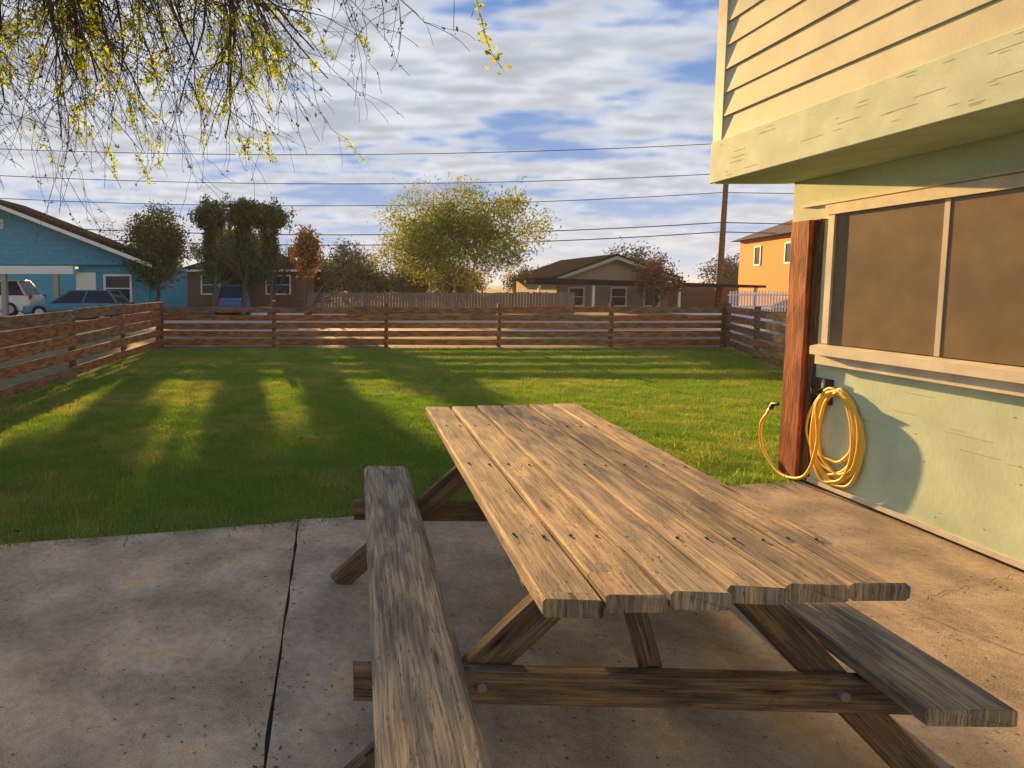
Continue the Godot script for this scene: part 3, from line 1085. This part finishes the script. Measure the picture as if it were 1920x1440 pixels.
func background_trees() -> void:
	tree("shade_tree", "big airy yellow-green tree beyond the back fence", Vector3(7.2, 0, -36.0), 7.3, 5.5, 1.5, 4, Color(0.25, 0.28, 0.06), Color(0.6, 0.62, 0.12), 900, 38, 0.085, 0.36, "", Color(0.3, 0.24, 0.18), 3)
	var dk := Color(0.10, 0.115, 0.042)
	var gb := Color(0.16, 0.16, 0.03)
	var row := "dark evergreens before the brown house"
	var bk := Color(0.1, 0.08, 0.06)
	tree("evergreen_tree", "widest dark evergreen, left end of the row before the brown house", Vector3(-8.1, 0, -28.4), 4.95, 1.5, 1.4, 1, dk, gb, 300, 50, 0.075, 0.24, row, bk, 5)
	tree("evergreen_tree", "slim dark evergreen next to the widest one before the brown house", Vector3(-5.48, 0, -28.0), 5.0, 0.22, 1.9, 1, dk, gb, 100, 56, 0.065, 0.10, row, bk, 15, 0.55)
	tree("evergreen_tree", "middle slim dark evergreen before the brown house roof", Vector3(-4.05, 0, -28.2), 5.15, 0.28, 1.6, 1, dk, gb, 110, 56, 0.065, 0.11, row, bk, 16, 0.62)
	tree("evergreen_tree", "slim dark evergreen at the right end of the row before the brown house", Vector3(-2.85, 0, -28.0), 4.9, 0.33, 1.8, 1, dk, gb, 110, 56, 0.065, 0.12, row, bk, 17, 0.55)
	tree("evergreen_tree", "broad dark green tree behind the row of slim evergreens", Vector3(-6.0, 0, -40.0), 5.15, 3.3, 1.6, 2, Color(0.09, 0.11, 0.045), gb, 620, 44, 0.085, 0.26, "", Color(0.1, 0.08, 0.06), 18)
	tree("autumn_tree", "golden backlit tree right of the slim evergreens", Vector3(-1.1, 0, -28.0), 4.0, 0.6, 1.9, 2, Color(0.26, 0.18, 0.05), Color(0.32, 0.21, 0.04), 170, 22, 0.08, 0.16, "", Color(0.1, 0.08, 0.06), 6)
	tree("olive_tree", "pale olive rounded tree left of the evergreens", Vector3(-16.2, 0, -58.0), 6.4, 1.9, 1.2, 2, Color(0.13, 0.13, 0.05), Color(0.13, 0.12, 0.03), 420, 26, 0.12, 0.36, "", Color(0.1, 0.08, 0.06), 7)
	var mid := "low trees behind the fence across the street"
	var ml := ["low tree at the left end of the fence across the street", "grey-green tree second along the fence across the street", "broad low tree behind the big airy tree's left half", "low tree behind the middle of the big airy tree"]
	for i in 4:
		tree("low_tree", ml[i], Vector3(-0.6 + 3.3 * i, 0, -47.0 - 2.0 * (i % 2)), [3.3, 3.9, 3.4, 3.6][i], 2.1, 0.3, 2, Color(0.14, 0.14, 0.06), Color(0.2, 0.18, 0.04), 240, 26, 0.11, 0.34, mid, bk, 50 + i)
	var ln := "low trees closing the horizon"
	var spots := [[4.5, 3.4, 3.4], [10.5, 3.0, 3.2], [17.0, 3.9, 3.0], [24.5, 3.6, 4.0], [32.0, 3.2, 3.4], [41.0, 4.6, 3.8], [49.0, 5.2, 4.2], [-24.0, 4.2, 3.6]]
	var lab := ["low far tree just left of the big airy tree", "lowest far tree, behind the big airy tree's left half", "far tree behind the big airy tree's right half", "far tree between the big airy tree and the tan house", "far tree hidden behind the tan house gable", "low far tree behind the rusty bush-like tree", "far tree between the utility pole and the orange house", "far tree behind the blue house's right end"]
	for i in spots.size():
		tree("far_tree", lab[i], Vector3(spots[i][0], 0, -76.0 - 3 * (i % 3)), spots[i][1], spots[i][2], 0.4, 2, Color(0.10, 0.10, 0.055), Color(0.11, 0.1, 0.03), 260, 26, 0.15, 0.4, ln, Color(0.1, 0.08, 0.06), 30 + i)
	tree("street_tree", "tallest grey-green tree between the golden tree and the big airy tree", Vector3(1.2, 0, -52.0), 5.0, 2.6, 1.2, 2, Color(0.10, 0.11, 0.06), Color(0.1, 0.1, 0.03), 300, 24, 0.11, 0.32, "", Color(0.1, 0.08, 0.06), 8)
	tree("bare_tree", "thin nearly bare tree behind the blue house roof", Vector3(-19.0, 0, -52.0), 7.6, 3.4, 2.0, 2, Color(0.14, 0.11, 0.07), Color(0.1, 0.08, 0.03), 120, 6, 0.1, 0.4, "", Color(0.16, 0.12, 0.10), 9)
	tree("garden_tree", "rusty orange bush-like tree at the tan house gable end", Vector3(19.8, -0.5, -38.0), 3.9, 1.5, 1.2, 2, Color(0.2, 0.11, 0.05), Color(0.2, 0.12, 0.03), 160, 20, 0.09, 0.22, "", Color(0.12, 0.08, 0.06), 10)
	tree("distant_tree", "olive tree rising behind the tan house roof", Vector3(31.0, 0, -64.0), 5.6, 3.6, 1.0, 2, Color(0.09, 0.10, 0.05), Color(0.1, 0.1, 0.03), 260, 24, 0.14, 0.4, "", Color(0.1, 0.08, 0.06), 13)

func poles_and_wires() -> void:
	rng.seed = 101
	var t := thing("utility_pole", "tall wooden utility pole beside the orange house", "pole", Vector3(25.0, 0, -40.0))
	var st := smooth(begin())
	tube(st, [Vector3(0, -0.5, 0), Vector3(0.1, 5, 0), Vector3(0.2, 11, 0)], [0.2, 0.17, 0.14], 12)
	put("shaft", done(st), mat(0.36, 0.25, 0.16, 0.9, grain), t)
	st = begin()
	box(st, Vector3(0.2, 10.4, 0.18), Vector3(2.2, 0.12, 0.1))
	put("crossarm", done(st), mat(0.25, 0.18, 0.12), t)
	var hs := [10.5, 8.6, 7.4, 5.5, 4.9]
	var ls := [10.8, 9.4, 8.0, 6.6, 6.2]
	for i in 5:
		st = begin()
		var a := Vector3(-48, ls[i] + 1.2, -41 + i * 0.2)
		var b := Vector3(25.1, hs[i], -40.2)
		var c := Vector3(70, hs[i] + 0.6, -30)
		var pts := []
		for k in 25:
			var f := k / 24.0
			pts.append(a.lerp(b, f) - Vector3(0, 4 * f * (1 - f) * (1.3 + 0.15 * i), 0))
		for k in range(1, 10):
			var f := k / 9.0
			pts.append(b.lerp(c, f) - Vector3(0, 4 * f * (1 - f) * 0.8, 0))
		tube(st, pts, [0.022 if i < 3 else 0.03], 4)
		var nth: String = ["topmost", "second highest", "middle", "fourth", "lowest"][i]
		var w := put("overhead_wire", done(st), mat(0.03, 0.03, 0.03, 0.7))
		tag(w, nth + " of the five dark wires strung across the sky to the pole", "wire", "overhead wires")

func table() -> void:
	rng.seed = 121
	var t := thing("picnic_table", "weathered plank picnic table with attached benches on the patio", "picnic table", Vector3(0.885, 0.004, -2.28), deg_to_rad(-2.2))
	var woods := []
	for c in [[0.60, 0.50, 0.38], [0.50, 0.43, 0.34], [0.62, 0.53, 0.42], [0.52, 0.46, 0.385]]:
		woods.append(mat(c[0], c[1], c[2], 0.85, grain, grain_n, 0.45))
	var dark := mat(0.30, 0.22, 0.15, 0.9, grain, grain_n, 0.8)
	var skew := 0.14
	for i in 6:
		var x := -0.345 + i * 0.138
		var a := Vector3(x, 0.724 + rng.randf_range(-0.002, 0.002), 1.015 - skew * x + rng.randf_range(-0.008, 0.008))
		var b := Vector3(x * 1.03, 0.724 + rng.randf_range(-0.002, 0.002), -1.03 - skew * x + rng.randf_range(-0.012, 0.012))
		beam("tabletop_plank", a, b, 0.1275, 0.04, Vector3(1, 0, 0), woods[(i * 3 + 1) % 4], t, 0.007, 0.0016, 14)
		for z in [0.74, 0.1, -0.53]:
			for q in [-0.035, 0.035]:
				var nail := CylinderMesh.new()
				nail.top_radius = 0.0045
				nail.bottom_radius = 0.0045
				nail.height = 0.004
				nail.radial_segments = 6
				put("screw", nail, mat(0.06, 0.05, 0.045, 0.5), t, Vector3(x + q + rng.randf_range(-0.006, 0.006), 0.745, z + rng.randf_range(-0.012, 0.012)))
	# seats
	beam("bench_seat", Vector3(-0.635, 0.408, 1.22), Vector3(-0.632, 0.408, -0.92), 0.235, 0.05, Vector3(1, 0, 0), mat(0.54, 0.49, 0.41, 0.9, grain, grain_n, 0.8), t, 0.024, 0.0022, 12)
	beam("bench_seat", Vector3(0.60, 0.41, 0.93), Vector3(0.585, 0.41, -1.05), 0.205, 0.042, Vector3(1, 0, 0), woods[3], t, 0.006, 0.002, 12)
	for z in [0.74, -0.53]:
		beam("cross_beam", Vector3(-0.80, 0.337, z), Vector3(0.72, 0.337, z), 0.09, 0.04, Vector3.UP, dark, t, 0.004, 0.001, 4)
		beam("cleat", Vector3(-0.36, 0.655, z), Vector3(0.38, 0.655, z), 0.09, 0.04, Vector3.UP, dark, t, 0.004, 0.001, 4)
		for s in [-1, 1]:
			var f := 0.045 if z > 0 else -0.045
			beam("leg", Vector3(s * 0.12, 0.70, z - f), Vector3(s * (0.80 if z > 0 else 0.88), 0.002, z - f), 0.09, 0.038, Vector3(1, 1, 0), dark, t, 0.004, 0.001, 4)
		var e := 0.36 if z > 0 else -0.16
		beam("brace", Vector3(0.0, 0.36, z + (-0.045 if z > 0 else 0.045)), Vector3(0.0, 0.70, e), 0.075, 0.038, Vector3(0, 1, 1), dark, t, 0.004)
		for x in [-0.62, 0.60]:
			for dy in [0.0]:
				var c := CylinderMesh.new()
				c.top_radius = 0.013
				c.bottom_radius = 0.013
				c.height = 0.012
				c.radial_segments = 8
				var bolt := put("bolt", c, mat(0.2, 0.17, 0.15, 0.5), t, Vector3(x * 0.75, 0.345, z + (0.026 if z > 0 else -0.026)))
				bolt.rotation.x = PI / 2
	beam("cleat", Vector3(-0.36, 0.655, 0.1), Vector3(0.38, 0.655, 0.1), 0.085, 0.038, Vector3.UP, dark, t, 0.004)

# thin drooping branch that forks; collects where leaves hang
func droop(st: SurfaceTool, a: Vector3, d: Vector3, l: float, r: float, depth: int, tips: Array) -> void:
	var pts := [a]
	var radii := [r]
	var dir := d.normalized()
	var p := a
	var n := 6
	for i in n:
		dir = (dir + Vector3(rng.randfn() * 0.16, rng.randfn() * 0.13 - 0.10, rng.randfn() * 0.16)).normalized()
		p += dir * l / n
		pts.append(p)
		radii.append(maxf(r * (1.0 - 0.6 * (i + 1) / n), 0.002))
	tube(st, pts, radii, 5 if r > 0.008 else 3)
	if depth == 0:
		tips.append(pts)
		return
	for k in 6 if depth > 1 else 5:
		var at: int = 1 + rng.randi() % 6
		var nd := (dir * 0.8 + Vector3(rng.randfn() * 0.6 + 0.15, rng.randfn() * 0.5 - 0.1, rng.randfn() * 0.5)).normalized()
		droop(st, pts[at], nd, l * rng.randf_range(0.4, 0.62), radii[at] * 0.6, depth - 1, tips)

func overhead_tree() -> void:
	rng.seed = 141
	var t := thing("overhanging_tree", "overhanging tree with thin dark twigs and sparse yellow-green leaves above the lawn", "tree", Vector3(-3.3, 0, -2.6))
	var bark := mat(0.07, 0.055, 0.045, 0.95)
	var st := smooth(begin())
	tube(st, [Vector3(0, -0.1, 0), Vector3(0.05, 1.0, 0.03), Vector3(-0.02, 2.2, -0.05), Vector3(0.1, 3.4, -0.1), Vector3(0.2, 4.3, -0.3)], [0.24, 0.19, 0.165, 0.15, 0.12], 12)
	put("trunk", done(st), mat(0.12, 0.10, 0.08, 0.95, grain, grain_n), t)
	var tips := []
	var limbs := [
		[Vector3(0.1, 3.2, -0.1), Vector3(1.2, 4.25, -1.1), Vector3(2.6, 4.5, -2.4)],
		[Vector3(0.2, 4.1, -0.3), Vector3(1.4, 4.7, -2.0), Vector3(2.2, 4.6, -3.6)],
		[Vector3(0.15, 3.7, -0.2), Vector3(0.7, 4.3, -1.8), Vector3(0.9, 4.4, -3.3)],
		[Vector3(0.2, 4.2, -0.3), Vector3(1.9, 4.9, -1.2), Vector3(3.2, 4.7, -2.2)],
		[Vector3(0.1, 3.9, -0.2), Vector3(1.6, 4.5, -2.4), Vector3(2.6, 4.4, -4.4)],
		[Vector3(0.1, 3.4, -0.1), Vector3(0.0, 4.0, -1.2), Vector3(-0.2, 4.3, -2.6)],
	]
	for L in limbs:
		st = smooth(begin())
		var c := Curve3D.new()
		c.add_point(L[0], Vector3.ZERO, (L[1] - L[0]) * 0.4)
		c.add_point(L[1], (L[0] - L[2]) * 0.18, (L[2] - L[0]) * 0.18)
		c.add_point(L[2], (L[1] - L[2]) * 0.4, Vector3.ZERO)
		c.bake_interval = 0.25
		var bp := Array(c.get_baked_points())
		var radii := []
		for i in bp.size():
			radii.append(lerpf(0.085, 0.02, float(i) / bp.size()))
		tube(st, bp, radii, 8)
		for k in 15:
			var i: int = int(bp.size() * rng.randf_range(0.35, 0.999))
			var d := Vector3(rng.randf_range(-0.1, 0.9), rng.randf_range(-0.9, -0.25), rng.randf_range(-0.7, 0.45))
			droop(st, bp[i], d, rng.randf_range(0.9, 1.7), rng.randf_range(0.011, 0.02), 2, tips)
		put("limb", done(st), bark, t)
	# clusters of leaves sit along one twig in nine, the others keep a few
	var full := []
	var odd := []
	for tw in tips:
		if rng.randf() < 0.075:
			for k in range(2, 7):
				full.append(tw[k])
				full.append((tw[k] + tw[k - 1]) * 0.5)
		else:
			odd.append(tw[2 + rng.randi() % 5])
	var lv := put("leaves", leaf_cloud(full, 0.02, 6, 0.019, Color(0.40, 0.46, 0.07), 0.2, 0.5), leaf_mat(0.7, 0.8, 0.1), t)
	lv.set_meta("kind", "stuff")
	var few := put("leaves", leaf_cloud(odd, 0.012, 3, 0.014, Color(0.10, 0.11, 0.03), 0.3, 0.4), leaf_mat(0.12, 0.12, 0.02), t)
	few.set_meta("kind", "stuff")
